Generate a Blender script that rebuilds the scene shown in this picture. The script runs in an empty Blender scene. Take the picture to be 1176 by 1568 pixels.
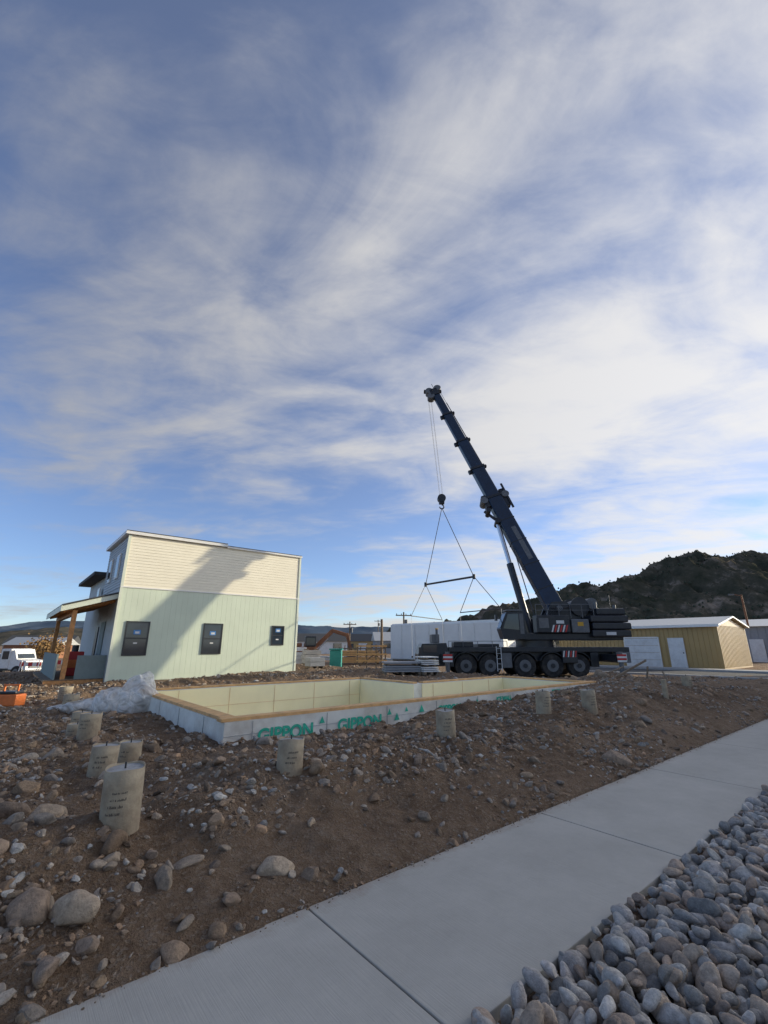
import bpy, bmesh, math, random
import numpy as np
from mathutils import Vector, Matrix
random.seed(7); rng=np.random.default_rng(7)
scene=bpy.context.scene
COL=scene.collection
C5,S5=.636,.772
def P(R,F,z=0.0):
    return Vector((C5*F+S5*R, S5*F-C5*R, z))
YAW=math.radians(-39.5)

# ------------------------------------------------------------ materials
def mat(name,col,rough=.6,metal=0.0,var=.12,scale=6.0,bump=0.0,bscale=40.0,spec=.5,detail=5,dirt=None,dirtamt=.0,alpha=None,coord='Object'):
    m=bpy.data.materials.new(name); m.use_nodes=True
    nt=m.node_tree; N=nt.nodes; L=nt.links
    b=N['Principled BSDF']
    b.inputs['Roughness'].default_value=rough
    b.inputs['Metallic'].default_value=metal
    b.inputs['Specular IOR Level'].default_value=spec
    tc=N.new('ShaderNodeTexCoord')
    n=N.new('ShaderNodeTexNoise'); n.inputs['Scale'].default_value=scale; n.inputs['Detail'].default_value=detail; n.inputs['Roughness'].default_value=.6
    L.new(tc.outputs[coord],n.inputs['Vector'])
    r=N.new('ShaderNodeValToRGB')
    r.color_ramp.elements[0].position=.3; r.color_ramp.elements[1].position=.7
    r.color_ramp.elements[0].color=tuple(c*(1-var) for c in col)+(1,)
    r.color_ramp.elements[1].color=tuple(min(1,c*(1+var)) for c in col)+(1,)
    L.new(n.outputs['Fac'],r.inputs['Fac'])
    out=r.outputs['Color']
    if dirt:
        n3=N.new('ShaderNodeTexNoise'); n3.inputs['Scale'].default_value=scale*.35; n3.inputs['Detail'].default_value=8; n3.inputs['Roughness'].default_value=.7
        L.new(tc.outputs[coord],n3.inputs['Vector'])
        mr=N.new('ShaderNodeMapRange'); mr.inputs[1].default_value=.45; mr.inputs[2].default_value=.7; mr.inputs[3].default_value=0; mr.inputs[4].default_value=dirtamt
        L.new(n3.outputs['Fac'],mr.inputs[0])
        mx=N.new('ShaderNodeMix'); mx.data_type='RGBA'
        L.new(mr.outputs[0],mx.inputs[0]); L.new(out,mx.inputs[6]); mx.inputs[7].default_value=dirt+(1,)
        out=mx.outputs[2]
    L.new(out,b.inputs['Base Color'])
    if bump>0:
        n2=N.new('ShaderNodeTexNoise'); n2.inputs['Scale'].default_value=bscale; n2.inputs['Detail'].default_value=6
        L.new(tc.outputs[coord],n2.inputs['Vector'])
        bp=N.new('ShaderNodeBump'); bp.inputs['Strength'].default_value=bump; bp.inputs['Distance'].default_value=.02
        L.new(n2.outputs['Fac'],bp.inputs['Height']); L.new(bp.outputs['Normal'],b.inputs['Normal'])
    return m
M={}
M['cream']=mat('cream_siding',(.90,.83,.65),.6,var=.03,scale=1.5,dirt=(.74,.67,.5),dirtamt=.15)
M['green']=mat('pale_green_panel',(.65,.72,.56),.6,var=.04,scale=1.2,dirt=(.5,.53,.42),dirtamt=.2)
M['trim']=mat('white_trim',(.82,.80,.74),.5,var=.04)
M['fascia']=mat('pale_green_fascia',(.70,.74,.60),.5,var=.04)
M['wframe']=mat('window_frame_black',(.03,.032,.035),.4,var=.1)
M['glass']=mat('window_glass',(.03,.04,.05),.06,var=.3,scale=1.5,spec=.8)
M['tape']=mat('blue_tape',(.04,.2,.5),.6,var=.1)
M['roof']=mat('dark_roof',(.05,.052,.055),.8,var=.2,bump=.3)
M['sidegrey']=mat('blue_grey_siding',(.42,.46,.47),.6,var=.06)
M['darkgreen']=mat('grey_green_board',(.2,.25,.24),.7,var=.08)
M['wood']=mat('cedar_wood',(.55,.26,.09),.6,var=.3,scale=9,bump=.2)
M['plank']=mat('sill_lumber',(.64,.37,.15),.7,var=.25,scale=5,bump=.2)
M['oldwood']=mat('weathered_wood',(.2,.15,.10),.85,var=.35,scale=8,bump=.3)
M['foam']=mat('white_foam',(.74,.73,.66),.75,var=.10,scale=3,bump=.2,bscale=120,dirt=(.36,.28,.2),dirtamt=.6)
M['foamin']=mat('cream_foam',(.92,.83,.53),.7,var=.04,scale=2,bump=.1,dirt=(.75,.63,.40),dirtamt=.25)
M['print']=mat('green_print',(.03,.42,.28),.6,var=.25,scale=12)
M['tube']=mat('cardboard_tube',(.38,.31,.21),.85,var=.18,scale=9,bump=.25,dirt=(.2,.14,.09),dirtamt=.8)
M['conc']=mat('tube_concrete',(.34,.33,.31),.9,var=.2,scale=20,bump=.4)
M['ink']=mat('tube_print',(.12,.10,.08),.8,var=.2)
M['black']=mat('crane_black',(.014,.018,.025),.35,var=.3,scale=4,dirt=(.06,.055,.05),dirtamt=.45)
M['boomgrey']=mat('crane_boom_paint',(.010,.026,.055),.28,var=.2,scale=3)
M['midgrey']=mat('crane_grey',(.13,.135,.14),.5,var=.2)
M['chrome']=mat('chrome_rod',(.6,.6,.6),.2,metal=.9,var=.05)
M['tire']=mat('tire_rubber',(.018,.018,.018),.9,var=.2,scale=10,dirt=(.1,.085,.07),dirtamt=.7)
M['red']=mat('red_paint',(.5,.03,.025),.5,var=.1)
M['white']=mat('white_paint',(.72,.72,.70),.5,var=.06,dirt=(.4,.37,.33),dirtamt=.4)
M['rope']=mat('steel_rope',(.05,.05,.05),.5,metal=.3)
M['shed']=mat('tan_metal',(.46,.31,.12),.5,var=.08,scale=1.0)
M['shedroof']=mat('metal_roof',(.5,.5,.48),.4,metal=.4,var=.08)
M['grey']=mat('grey_wall',(.3,.31,.32),.7,var=.08)
M['orange']=mat('orange_paint',(.7,.17,.03),.5,var=.15)
M['teal']=mat('teal_plastic',(.02,.25,.22),.5,var=.1)
M['brown']=mat('rust_brown',(.26,.11,.05),.7,var=.3)
M['yellow']=mat('amber_paint',(.6,.33,.03),.5,var=.1)
M['asphalt']=mat('asphalt',(.07,.07,.07),.9,var=.2,scale=3,bump=.4,bscale=150)
M['kerb']=mat('kerb_concrete',(.38,.37,.35),.85,var=.12,scale=4,bump=.2)
M['wrap']=mat('white_wrap',(.74,.74,.71),.45,var=.06,scale=1.0,bump=.8,bscale=2.2)
M['bark']=mat('tree_bark',(.10,.075,.055),.9,var=.3,bump=.4)
M['leafo']=mat('autumn_leaves',(.26,.15,.05),.8,var=.5,scale=2)
M['conifer']=mat('conifer_foliage',(.036,.046,.026),.9,var=.5,scale=.05)

# ------------------------------------------------------------ mesh builder
class MB:
    def __init__(s): s.v=[];s.f=[];s.mi=[];s.mats=[];s.sm=[]
    def m(s,k):
        mm=M[k] if isinstance(k,str) else k
        if mm not in s.mats: s.mats.append(mm)
        return s.mats.index(mm)
    def add(s,vs,fs,k,smooth=False):
        o=len(s.v); s.v+= [tuple(v) for v in vs]; i=s.m(k)
        for f in fs: s.f.append([a+o for a in f]); s.mi.append(i); s.sm.append(smooth)
    def box(s,x0,x1,y0,y1,z0,z1,k,bev=0):
        if bev<=0:
            vs=[(x,y,z) for z in (z0,z1) for (x,y) in ((x0,y0),(x1,y0),(x1,y1),(x0,y1))]
            s.add(vs,[(3,2,1,0),(4,5,6,7),(0,1,5,4),(1,2,6,5),(2,3,7,6),(3,0,4,7)],k)
        else:
            c=Vector(((x0+x1)/2,(y0+y1)/2,(z0+z1)/2)); s.obox(c,Matrix.Identity(3),(x1-x0,y1-y0,z1-z0),k,bev)
    def obox(s,c,R,size,k,bev=0,taper=1.0):
        bm=bmesh.new(); bmesh.ops.create_cube(bm,size=1)
        for v in bm.verts:
            t=taper if v.co.x>0 else 1
            v.co=Vector((v.co.x*size[0],v.co.y*size[1]*t,v.co.z*size[2]*t))
        if bev>0: bmesh.ops.bevel(bm,geom=bm.edges[:],offset=bev,segments=2,affect='EDGES',profile=.6)
        bm.verts.ensure_lookup_table()
        vs=[tuple(R@v.co+Vector(c)) for v in bm.verts]
        s.add(vs,[[v.index for v in f.verts] for f in bm.faces],k); bm.free()
    def beam(s,p0,p1,w,h,k,bev=0,side=None,taper=1.0):
        p0=Vector(p0);p1=Vector(p1);d=(p1-p0);L=d.length;x=d.normalized()
        y=Vector(side) if side else (Vector((0,0,1)).cross(x) if abs(x.z)<.95 else Vector((0,1,0)))
        y=(y-x*y.dot(x)).normalized(); z=x.cross(y)
        s.obox((p0+p1)/2,Matrix((x,y,z)).transposed(),(L,w,h),k,bev,taper)
    def cyl(s,p0,p1,r,k,r2=None,n=16,cap=True,smooth=True):
        p0=Vector(p0);p1=Vector(p1);r2=r if r2 is None else r2
        x=(p1-p0).normalized(); a=Vector((0,0,1)) if abs(x.z)<.9 else Vector((1,0,0))
        y=x.cross(a).normalized(); z=x.cross(y)
        vs=[];fs=[]
        for p,rr in ((p0,r),(p1,r2)):
            for i in range(n):
                t=2*math.pi*i/n; vs.append(p+(y*math.cos(t)+z*math.sin(t))*rr)
        for i in range(n): fs.append((i,(i+1)%n,n+(i+1)%n,n+i))
        s.add(vs,fs,k,smooth)
        if cap: s.add(vs,[tuple(range(n))[::-1],tuple(range(n,2*n))],k)
    def prism(s,prof,y0,y1,k,axis='y'):
        n=len(prof)
        f=(lambda a,b,y:(a,y,b)) if axis=='y' else ((lambda a,b,y:(y,a,b)) if axis=='x' else (lambda a,b,y:(a,b,y)))
        vs=[f(a,b,y0) for a,b in prof]+[f(a,b,y1) for a,b in prof]
        fs=[tuple(range(n)),tuple(range(2*n-1,n-1,-1))]+[(i,n+i,n+(i+1)%n,(i+1)%n) for i in range(n)]
        s.add(vs,fs,k)
    def wheel(s,c,r,w,sy=1,hub='midgrey'):
        x,y,z=c
        s.cyl((x,y-w/2,z),(x,y+w/2,z),r*.96,'tire',n=28)
        s.cyl((x,y-w*.35,z),(x,y+w*.35,z),r,'tire',n=28)
        s.cyl((x,y-w/2-.01,z),(x,y+w/2+.01,z),r*.52,hub,n=20)
        s.cyl((x,y-w/2-.05,z),(x,y+w/2+.05,z),r*.2,'black',n=12)
    def obj(s,name,parent=None,recalc=True):
        me=bpy.data.meshes.new(name); me.from_pydata(s.v,[],s.f)
        for mm in s.mats: me.materials.append(mm)
        me.polygons.foreach_set('material_index',s.mi)
        me.polygons.foreach_set('use_smooth',s.sm)
        if recalc:
            bm=bmesh.new(); bm.from_mesh(me); bmesh.ops.recalc_face_normals(bm,faces=bm.faces[:]); bm.to_mesh(me); bm.free()
        me.update()
        o=bpy.data.objects.new(name,me); COL.objects.link(o)
        if parent: o.parent=parent
        return o
def empty(name,loc=(0,0,0),rz=0):
    e=bpy.data.objects.new(name,None); COL.objects.link(e); e.location=loc; e.rotation_euler=(0,0,rz); e.empty_display_size=.3
    return e

# ------------------------------------------------------------ numpy noise
def _h(ix,iy,s):
    n=(ix.astype(np.int64)*374761393+iy.astype(np.int64)*668265263+s*982451653)&0x7fffffff
    n=((n^(n>>13))*1274126177)&0x7fffffff
    return ((n^(n>>16))&0xffff)/65535.0
def vn(x,y,s=0):
    ix=np.floor(x);iy=np.floor(y);fx=x-ix;fy=y-iy
    fx=fx*fx*(3-2*fx);fy=fy*fy*(3-2*fy)
    a=_h(ix,iy,s);b=_h(ix+1,iy,s);c=_h(ix,iy+1,s);d=_h(ix+1,iy+1,s)
    return (a*(1-fx)+b*fx)*(1-fy)+(c*(1-fx)+d*fx)*fy-.5
def fbm(x,y,o=4,s=0):
    t=0;a=1
    for i in range(o):
        t=t+a*vn(x,y,s+i*17); x=x*2.03+5.1;y=y*2.03+1.7;a*=.5
    return t
def ss(a,b,x):
    t=np.clip((x-a)/(b-a),0,1); return t*t*(3-2*t)

def in_found(X,Y,m):
    a=(X>2.5+m)&(X<12.9-m)&(Y>6.4+m)&(Y<9.6-m)
    b=(X>2.5+m)&(X<9.0-m)&(Y>6.4+m)&(Y<12.0-m)
    return a|b
SW0,SW1=1.64,2.87
def gz(X,Y):
    X=np.asarray(X,float);Y=np.asarray(Y,float)
    edge=SW1+.02+.12*fbm(X*1.7,Y*0+3,3,5)
    m=ss(0,1.5,Y-edge)*.75+ss(0,.3,Y-edge)*.25
    plate=.28+.15*ss(4.5,10,X)
    plate=plate-(plate-.155)*ss(14.0,17,X)
    plate=plate*(1-ss(24.5,26.6,X))
    z=m*plate
    mound=.16*np.exp(-((X-13)/3.0)**2-((Y-5.2)/1.6)**2)+.10*np.exp(-((X-2.8)/1.6)**2-((Y-4.9)/.8)**2)
    mound+=.32*np.exp(-((X-15.3)/.9)**2-((Y-7.0)/1.3)**2)+.16*np.exp(-((X+.2)/.9)**2-((Y-4.1)/.7)**2)
    mound+=.10*np.exp(-((X-.1)/.5)**2-((Y-3.3)/.3)**2)
    z=z+mound*m
    near=m*(1-ss(24,40,np.hypot(X,Y)))*(1-.85*ss(14,17,X)*ss(7,9,Y))
    z=z+near*(.14*fbm(X*.9,Y*.9,4,1)+.10*(fbm(X*2.6,Y*2.6,4,2))+.045*fbm(X*8,Y*8,4,3))
    z=z-1.35*ss(30,46,Y)*(1-ss(10,26,X))*(1-ss(150,300,Y))
    z=np.where(Y<edge,-.055,z)
    z=np.where(Y<SW0,-.05+.01*fbm(X*3,Y*3,2,9),z)
    z=np.where(Y<-1.6,-.12,z)
    z=np.where(in_found(X,Y,.12),-.75,z)
    return z

# ------------------------------------------------------------ ground
def axis(lo,hi,step,far,grow=1.13):
    a=list(np.arange(lo,hi,step)); s=step;x=a[-1]
    while x<far: s*=grow; x+=s; a.append(x)
    s=step;x=a[0];pre=[]
    while x>-far: s*=grow; x-=s; pre.append(x)
    return np.array(pre[::-1]+a)
xs=axis(-2.5,17,.036,5000); ys=axis(2.6,13.5,.036,5000)
XX,YY=np.meshgrid(xs,ys); ZZ=gz(XX,YY)
nx,ny=len(xs),len(ys)
co=np.stack([XX,YY,ZZ],-1).reshape(-1,3)
idx=np.arange(nx*ny).reshape(ny,nx)
fc=np.stack([idx[:-1,:-1],idx[:-1,1:],idx[1:,1:],idx[1:,:-1]],-1).reshape(-1,4)
def npmesh(name,co,fc,mt,smooth=True,col=None):
    me=bpy.data.meshes.new(name); n=len(co);k=fc.shape[1]
    me.vertices.add(n); me.vertices.foreach_set('co',co.astype(np.float32).ravel())
    me.loops.add(fc.size); me.loops.foreach_set('vertex_index',fc.astype(np.int32).ravel())
    me.polygons.add(len(fc)); me.polygons.foreach_set('loop_start',np.arange(0,fc.size,k,dtype=np.int32))
    me.polygons.foreach_set('loop_total',np.full(len(fc),k,dtype=np.int32))
    me.polygons.foreach_set('use_smooth',np.full(len(fc),smooth))
    me.materials.append(mt); me.update(calc_edges=True)
    if col is not None:
        at=me.color_attributes.new('Col','FLOAT_COLOR','POINT')
        at.data.foreach_set('color',np.concatenate([col,np.ones((n,1))],1).astype(np.float32).ravel())
    me.validate()
    o=bpy.data.objects.new(name,me); COL.objects.link(o); return o

def ground_mat():
    m=bpy.data.materials.new('dirt'); m.use_nodes=True; nt=m.node_tree;N=nt.nodes;L=nt.links;b=N['Principled BSDF']
    b.inputs['Roughness'].default_value=.95; b.inputs['Specular IOR Level'].default_value=.15
    g=N.new('ShaderNodeNewGeometry')
    def noise(s,d=6,r=.65):
        n=N.new('ShaderNodeTexNoise'); n.inputs['Scale'].default_value=s;n.inputs['Detail'].default_value=d;n.inputs['Roughness'].default_value=r
        L.new(g.outputs['Position'],n.inputs['Vector']); return n
    a=noise(.7); c=noise(9); f=noise(60,4,.7)
    r=N.new('ShaderNodeValToRGB'); e=r.color_ramp.elements
    e[0].position=.32;e[0].color=(.13,.078,.045,1); e[1].position=.68;e[1].color=(.36,.26,.175,1)
    k=e.new(.5);k.color=(.235,.155,.095,1)
    mx0=N.new('ShaderNodeMath');mx0.operation='MULTIPLY_ADD';mx0.inputs[1].default_value=.5
    L.new(a.outputs['Fac'],mx0.inputs[0])
    h=N.new('ShaderNodeMath');h.operation='MULTIPLY';h.inputs[1].default_value=.5;L.new(c.outputs['Fac'],h.inputs[0]);L.new(h.outputs[0],mx0.inputs[2])
    L.new(mx0.outputs[0],r.inputs['Fac'])
    v=N.new('ShaderNodeTexVoronoi'); v.inputs['Scale'].default_value=55; L.new(g.outputs['Position'],v.inputs['Vector'])
    sp=N.new('ShaderNodeSeparateColor'); L.new(v.outputs['Color'],sp.inputs[0])
    st=N.new('ShaderNodeMapRange'); st.inputs[1].default_value=.72;st.inputs[2].default_value=.76;L.new(sp.outputs[0],st.inputs[0])
    st2=N.new('ShaderNodeMath');st2.operation='MULTIPLY';st2.inputs[1].default_value=.45;L.new(st.outputs[0],st2.inputs[0])
    mx=N.new('ShaderNodeMix');mx.data_type='RGBA';L.new(st2.outputs[0],mx.inputs[0]);L.new(r.outputs[0],mx.inputs[6])
    rr=N.new('ShaderNodeValToRGB');rr.color_ramp.elements[0].color=(.17,.12,.085,1);rr.color_ramp.elements[1].color=(.38,.31,.235,1);L.new(sp.outputs[1],rr.inputs[0])
    L.new(rr.outputs[0],mx.inputs[7])
    L.new(mx.outputs[2],b.inputs['Base Color'])
    ad=N.new('ShaderNodeMath');ad.operation='MULTIPLY_ADD';ad.inputs[1].default_value=.4;L.new(v.outputs['Distance'],ad.inputs[0])
    ng=N.new('ShaderNodeMath');ng.operation='MULTIPLY';ng.inputs[1].default_value=1.2;L.new(f.outputs['Fac'],ng.inputs[0]);L.new(ng.outputs[0],ad.inputs[2])
    b1=N.new('ShaderNodeBump');b1.inputs['Strength'].default_value=1.0;b1.inputs['Distance'].default_value=.025;L.new(ad.outputs[0],b1.inputs['Height'])
    b2=N.new('ShaderNodeBump');b2.inputs['Strength'].default_value=.9;b2.inputs['Distance'].default_value=.08;L.new(c.outputs['Fac'],b2.inputs['Height'])
    L.new(b2.outputs['Normal'],b1.inputs['Normal']);L.new(b1.outputs['Normal'],b.inputs['Normal'])
    return m
ground=npmesh('ground',co,fc,ground_mat())

# ------------------------------------------------------------ rocks
def rock_mat(name,rough=.85):
    m=bpy.data.materials.new(name);m.use_nodes=True;nt=m.node_tree;N=nt.nodes;L=nt.links;b=N['Principled BSDF']
    b.inputs['Roughness'].default_value=rough;b.inputs['Specular IOR Level'].default_value=.3
    a=N.new('ShaderNodeAttribute');a.attribute_name='Col'
    g=N.new('ShaderNodeNewGeometry')
    n=N.new('ShaderNodeTexNoise');n.inputs['Scale'].default_value=35;n.inputs['Detail'].default_value=6;n.inputs['Roughness'].default_value=.7;L.new(g.outputs['Position'],n.inputs['Vector'])
    mr=N.new('ShaderNodeMapRange');mr.inputs[1].default_value=.3;mr.inputs[2].default_value=.7;mr.inputs[3].default_value=.62;mr.inputs[4].default_value=1.35;L.new(n.outputs['Fac'],mr.inputs[0])
    mx=N.new('ShaderNodeVectorMath');mx.operation='SCALE';L.new(a.outputs['Color'],mx.inputs[0]);L.new(mr.outputs[0],mx.inputs['Scale'])
    L.new(mx.outputs[0],b.inputs['Base Color'])
    n2=N.new('ShaderNodeTexNoise');n2.inputs['Scale'].default_value=90;n2.inputs['Detail'].default_value=5;L.new(g.outputs['Position'],n2.inputs['Vector'])
    bp=N.new('ShaderNodeBump');bp.inputs['Strength'].default_value=.6;bp.inputs['Distance'].default_value=.01;L.new(n2.outputs['Fac'],bp.inputs['Height']);L.new(bp.outputs[0],b.inputs['Normal'])
    return m
def variant(sub,ang,seed):
    r=random.Random(seed); bm=bmesh.new(); bmesh.ops.create_icosphere(bm,subdivisions=sub,radius=1)
    v=np.array([x.co[:] for x in bm.verts]); f=np.array([[q.index for q in ff.verts] for ff in bm.faces]); bm.free()
    ph=[r.uniform(0,6) for _ in range(6)]
    d=1+.12*np.sin(v[:,0]*2.3+ph[0])+.12*np.sin(v[:,1]*2.6+ph[1])+.08*np.sin(v[:,2]*3+ph[2])+.05*np.sin(v[:,0]*5+v[:,1]*4+ph[3])
    v=v*d[:,None]
    for _ in range(int(ang*9)):
        n=np.array([r.gauss(0,1) for _ in range(3)]); n/=np.linalg.norm(n); k=r.uniform(.5,.85)
        t=v@n; v=v-np.outer(np.maximum(t-k,0)*.95,n)
    v*=np.array([r.uniform(.85,1.4),r.uniform(.6,1.0),r.uniform(.45,.75)])
    return v,f
def rocks(name,pos,size,cols,sub,ang,mt,nv=8,smooth=True,tilt=.4):
    vs=[variant(sub,ang,100*sub+i) for i in range(nv)]
    pick=rng.integers(0,nv,len(pos)); AC=[];AF=[];AK=[];off=0
    for k in range(nv):
        i=np.where(pick==k)[0]
        if len(i)==0: continue
        v,f=vs[k]; n=len(i)
        a=rng.uniform(0,6.28,n);b=rng.normal(0,tilt,n);c=rng.normal(0,tilt,n)
        ca,sa,cb,sb,cc,sc=np.cos(a),np.sin(a),np.cos(b),np.sin(b),np.cos(c),np.sin(c)
        Z=np.zeros(n);O=np.ones(n)
        Rz=np.array([[ca,-sa,Z],[sa,ca,Z],[Z,Z,O]]).transpose(2,0,1)
        Rx=np.array([[O,Z,Z],[Z,cb,-sb],[Z,sb,cb]]).transpose(2,0,1)
        Ry=np.array([[cc,Z,sc],[Z,O,Z],[-sc,Z,cc]]).transpose(2,0,1)
        R=Rz@Rx@Ry
        w=np.einsum('nij,vj->nvi',R,v)*size[i][:,None,None]+pos[i][:,None,:]
        AC.append(w.reshape(-1,3)); AF.append((f[None]+ (np.arange(n)*len(v))[:,None,None]+off).reshape(-1,3))
        AK.append(np.repeat(cols[i],len(v),0)); off+=n*len(v)
    return npmesh(name,np.concatenate(AC),np.concatenate(AF),mt,smooth,np.concatenate(AK))
RM=rock_mat('stone')
def colpick(n,pal,jit=.17):
    p=np.array(pal)[rng.integers(0,len(pal),n)]
    return np.clip(p*(1+rng.normal(0,jit,(n,1))),.03,.6)
dirtpal=[(.27,.19,.125),(.31,.245,.18),(.22,.15,.095),(.33,.275,.215),(.28,.195,.12),(.20,.15,.11),(.31,.20,.12),(.27,.225,.18)]
greypal=[(.37,.345,.305),(.30,.285,.258),(.46,.425,.375),(.25,.238,.22),(.39,.31,.235),(.35,.325,.295),(.31,.24,.185),(.41,.37,.33)]
def sample(n,rmin,rmax,p):
    u=rng.uniform(0,1,n); r=(rmin**p+u*(rmax**p-rmin**p))**(1/p)
    a=math.radians(50.5)+rng.uniform(-math.radians(54),math.radians(52),n)
    return r*np.cos(a),r*np.sin(a),r
def ok(X,Y): 
    return (Y>SW1+.0)&(~in_found(X,Y,-.02))&((X<14.5)|(Y<30))&~((X>3)&(Y>19)&(X<11)&(Y<30))
X,Y,r=sample(110000,2.6,26,.9); clus=fbm(X*.9,Y*.9,3,44)*1.3+.3*(X<1.8)*(Y>5); k=ok(X,Y)&(rng.uniform(-.6,.6,len(X))<clus-.12); X,Y,r=X[k],Y[k],r[k]
s=np.clip(rng.lognormal(math.log(.0145),.55,len(X)),.006,.05)*(1+ .030*r)
rocks('rubble_stones',np.stack([X,Y,gz(X,Y)+s*.05],-1),s,colpick(len(X),dirtpal+greypal[:1]),2,.9,RM,10,False)
X,Y,r=sample(4200,2.6,24,1.0);k=ok(X,Y)&(rng.uniform(0,1,len(X))<.26+1.3*fbm(X*.7,Y*.7,3,71)+.3*(X<2)); X,Y,r=X[k],Y[k],r[k]
s=np.clip(rng.lognormal(math.log(.043),.42,len(X)),.022,.12)
rocks('cobble_stones',np.stack([X,Y,gz(X,Y)+s*.02],-1),s,colpick(len(X),dirtpal),3,.6,RM,12,True)
bl=[(.38,3.51,.15),(.55,3.36,.14),(.49,4.56,.15),(.27,4.8,.13),(1.06,3.44,.10),(1.74,3.25,.12),(2.61,4.22,.11),(4.3,6.22,.11),(3.88,4.1,.09),(6.57,3.15,.19),(.1,3.9,.13),(.62,3.12,.08),(1.35,3.1,.07),(1.9,3.1,.08),(.8,3.75,.08),(1.5,3.8,.07),
 (-.05,3.4,.15),(-.3,4.3,.16),(1.9,4.9,.11),(2.35,5.4,.1),(3.75,5.4,.12),(6.2,4.4,.11),(9.9,4.1,.14),(1.7,6.6,.14),(.4,5.6,.15),(0,6.2,.16),(-.7,5.2,.18),(.7,6.9,.16),(-.2,7.6,.18),(12.2,5.0,.14),(14.3,6.8,.22),(15,7.4,.25),(13.6,7.4,.2),(15.6,7.0,.24),(15.7,6.0,.2),(14.6,6.2,.18),(5.4,3.6,.08),(3.2,3.3,.09),(4.9,5.2,.12),(7.2,5.3,.11),(2.2,3.6,.07),(8.6,3.6,.12)]
bl=np.array(bl); p=np.stack([bl[:,0],bl[:,1],gz(bl[:,0],bl[:,1])+bl[:,2]*.08],-1)
rocks('boulders',p,bl[:,2]*.8,colpick(len(bl),[(.31,.215,.135),(.27,.195,.135),(.31,.24,.17)]),4,.6,RM,8,True)
G=[]
for lay,(sp,zz) in enumerate(((.085,-.02),(.09,.012),(.14,.04))):
    gx,gy=np.meshgrid(np.arange(.2,11,sp),np.arange(-1.35,SW0-.045,sp)); gx=gx.ravel()+rng.uniform(-.045,.045,gx.size)+lay*.05; gy=gy.ravel()+rng.uniform(-.04,.04,gy.size)
    G.append(np.stack([gx,np.minimum(gy,SW0-.045),zz+rng.uniform(-.012,.02,gx.size)-.03*ss(SW0-.35,SW0-.05,gy)],-1))
G=np.concatenate(G); s=np.clip(rng.lognormal(math.log(.042),.3,len(G)),.022,.075)
rocks('river_rock_gravel',G,s,colpick(len(G),greypal,.2),3,.22,RM,18,True,.6)
X=rng.uniform(.2,11,9000);Y=rng.uniform(-1.35,SW0-.01,9000)
rocks('pea_gravel',np.stack([X,Y,np.full(9000,-.035)+rng.uniform(-.01,.015,9000)],-1),rng.uniform(.01,.028,9000),colpick(9000,greypal),1,.3,RM,6,True)

# ------------------------------------------------------------ sidewalk
def walk_mat():
    m=bpy.data.materials.new('sidewalk_concrete');m.use_nodes=True;nt=m.node_tree;N=nt.nodes;L=nt.links;b=N['Principled BSDF']
    b.inputs['Roughness'].default_value=.85;b.inputs['Specular IOR Level'].default_value=.3
    g=N.new('ShaderNodeNewGeometry')
    def noise(s,d=6,r=.6,vec=None):
        n=N.new('ShaderNodeTexNoise');n.inputs['Scale'].default_value=s;n.inputs['Detail'].default_value=d;n.inputs['Roughness'].default_value=r;L.new(vec or g.outputs['Position'],n.inputs['Vector']);return n
    a=noise(1.1,9,.75);r=N.new('ShaderNodeValToRGB');r.color_ramp.elements[0].position=.3;r.color_ramp.elements[1].position=.7
    r.color_ramp.elements[0].color=(.36,.34,.295,1);r.color_ramp.elements[1].color=(.47,.445,.39,1);L.new(a.outputs['Fac'],r.inputs[0])
    sp=noise(220,2,.5);ms=N.new('ShaderNodeMapRange');ms.inputs[1].default_value=.64;ms.inputs[2].default_value=.72;ms.inputs[4].default_value=.4;L.new(sp.outputs['Fac'],ms.inputs[0])
    mx=N.new('ShaderNodeMix');mx.data_type='RGBA';L.new(ms.outputs[0],mx.inputs[0]);L.new(r.outputs[0],mx.inputs[6]);mx.inputs[7].default_value=(.2,.19,.17,1)
    sx=N.new('ShaderNodeSeparateXYZ');L.new(g.outputs['Position'],sx.inputs[0])
    dn=noise(7,6,.7);dd=N.new('ShaderNodeMath');dd.operation='MULTIPLY_ADD';dd.inputs[1].default_value=.35;L.new(dn.outputs['Fac'],dd.inputs[0]);L.new(sx.outputs['Y'],dd.inputs[2])
    dm=N.new('ShaderNodeMapRange');dm.inputs[1].default_value=2.95;dm.inputs[2].default_value=3.08;dm.inputs[4].default_value=.6;L.new(dd.outputs[0],dm.inputs[0])
    m2=N.new('ShaderNodeMix');m2.data_type='RGBA';L.new(dm.outputs[0],m2.inputs[0]);L.new(mx.outputs[2],m2.inputs[6]);m2.inputs[7].default_value=(.28,.21,.15,1)
    L.new(m2.outputs[2],b.inputs['Base Color'])
    mp=N.new('ShaderNodeMapping');mp.inputs['Scale'].default_value=(160,3,1);L.new(g.outputs['Position'],mp.inputs[0])
    br=noise(1,3,.5,mp.outputs[0]);bp=N.new('ShaderNodeBump');bp.inputs['Strength'].default_value=.5;bp.inputs['Distance'].default_value=.005;L.new(br.outputs['Fac'],bp.inputs['Height']);L.new(bp.outputs[0],b.inputs['Normal'])
    return m
WM=walk_mat(); sw=MB()
J=1.75-2.56*5
while J<60:
    sw.box(J+.006,J+2.554,SW0,SW1,-.12,0,WM,bev=.006); J+=2.56
sw.box(1.75-12.8,60,SW0+.02,SW1-.02,-.14,-.03,'asphalt')
sw.obj('sidewalk')
X=rng.uniform(-1,14,1500);Y=SW1+.03-np.abs(rng.normal(0,.035,1500)); 
rocks('spilled_soil',np.stack([X,Y,np.full(1500,.002)],-1),np.clip(rng.lognormal(math.log(.005),.5,1500),.002,.018),colpick(1500,dirtpal),1,.5,RM,5,False)
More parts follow.
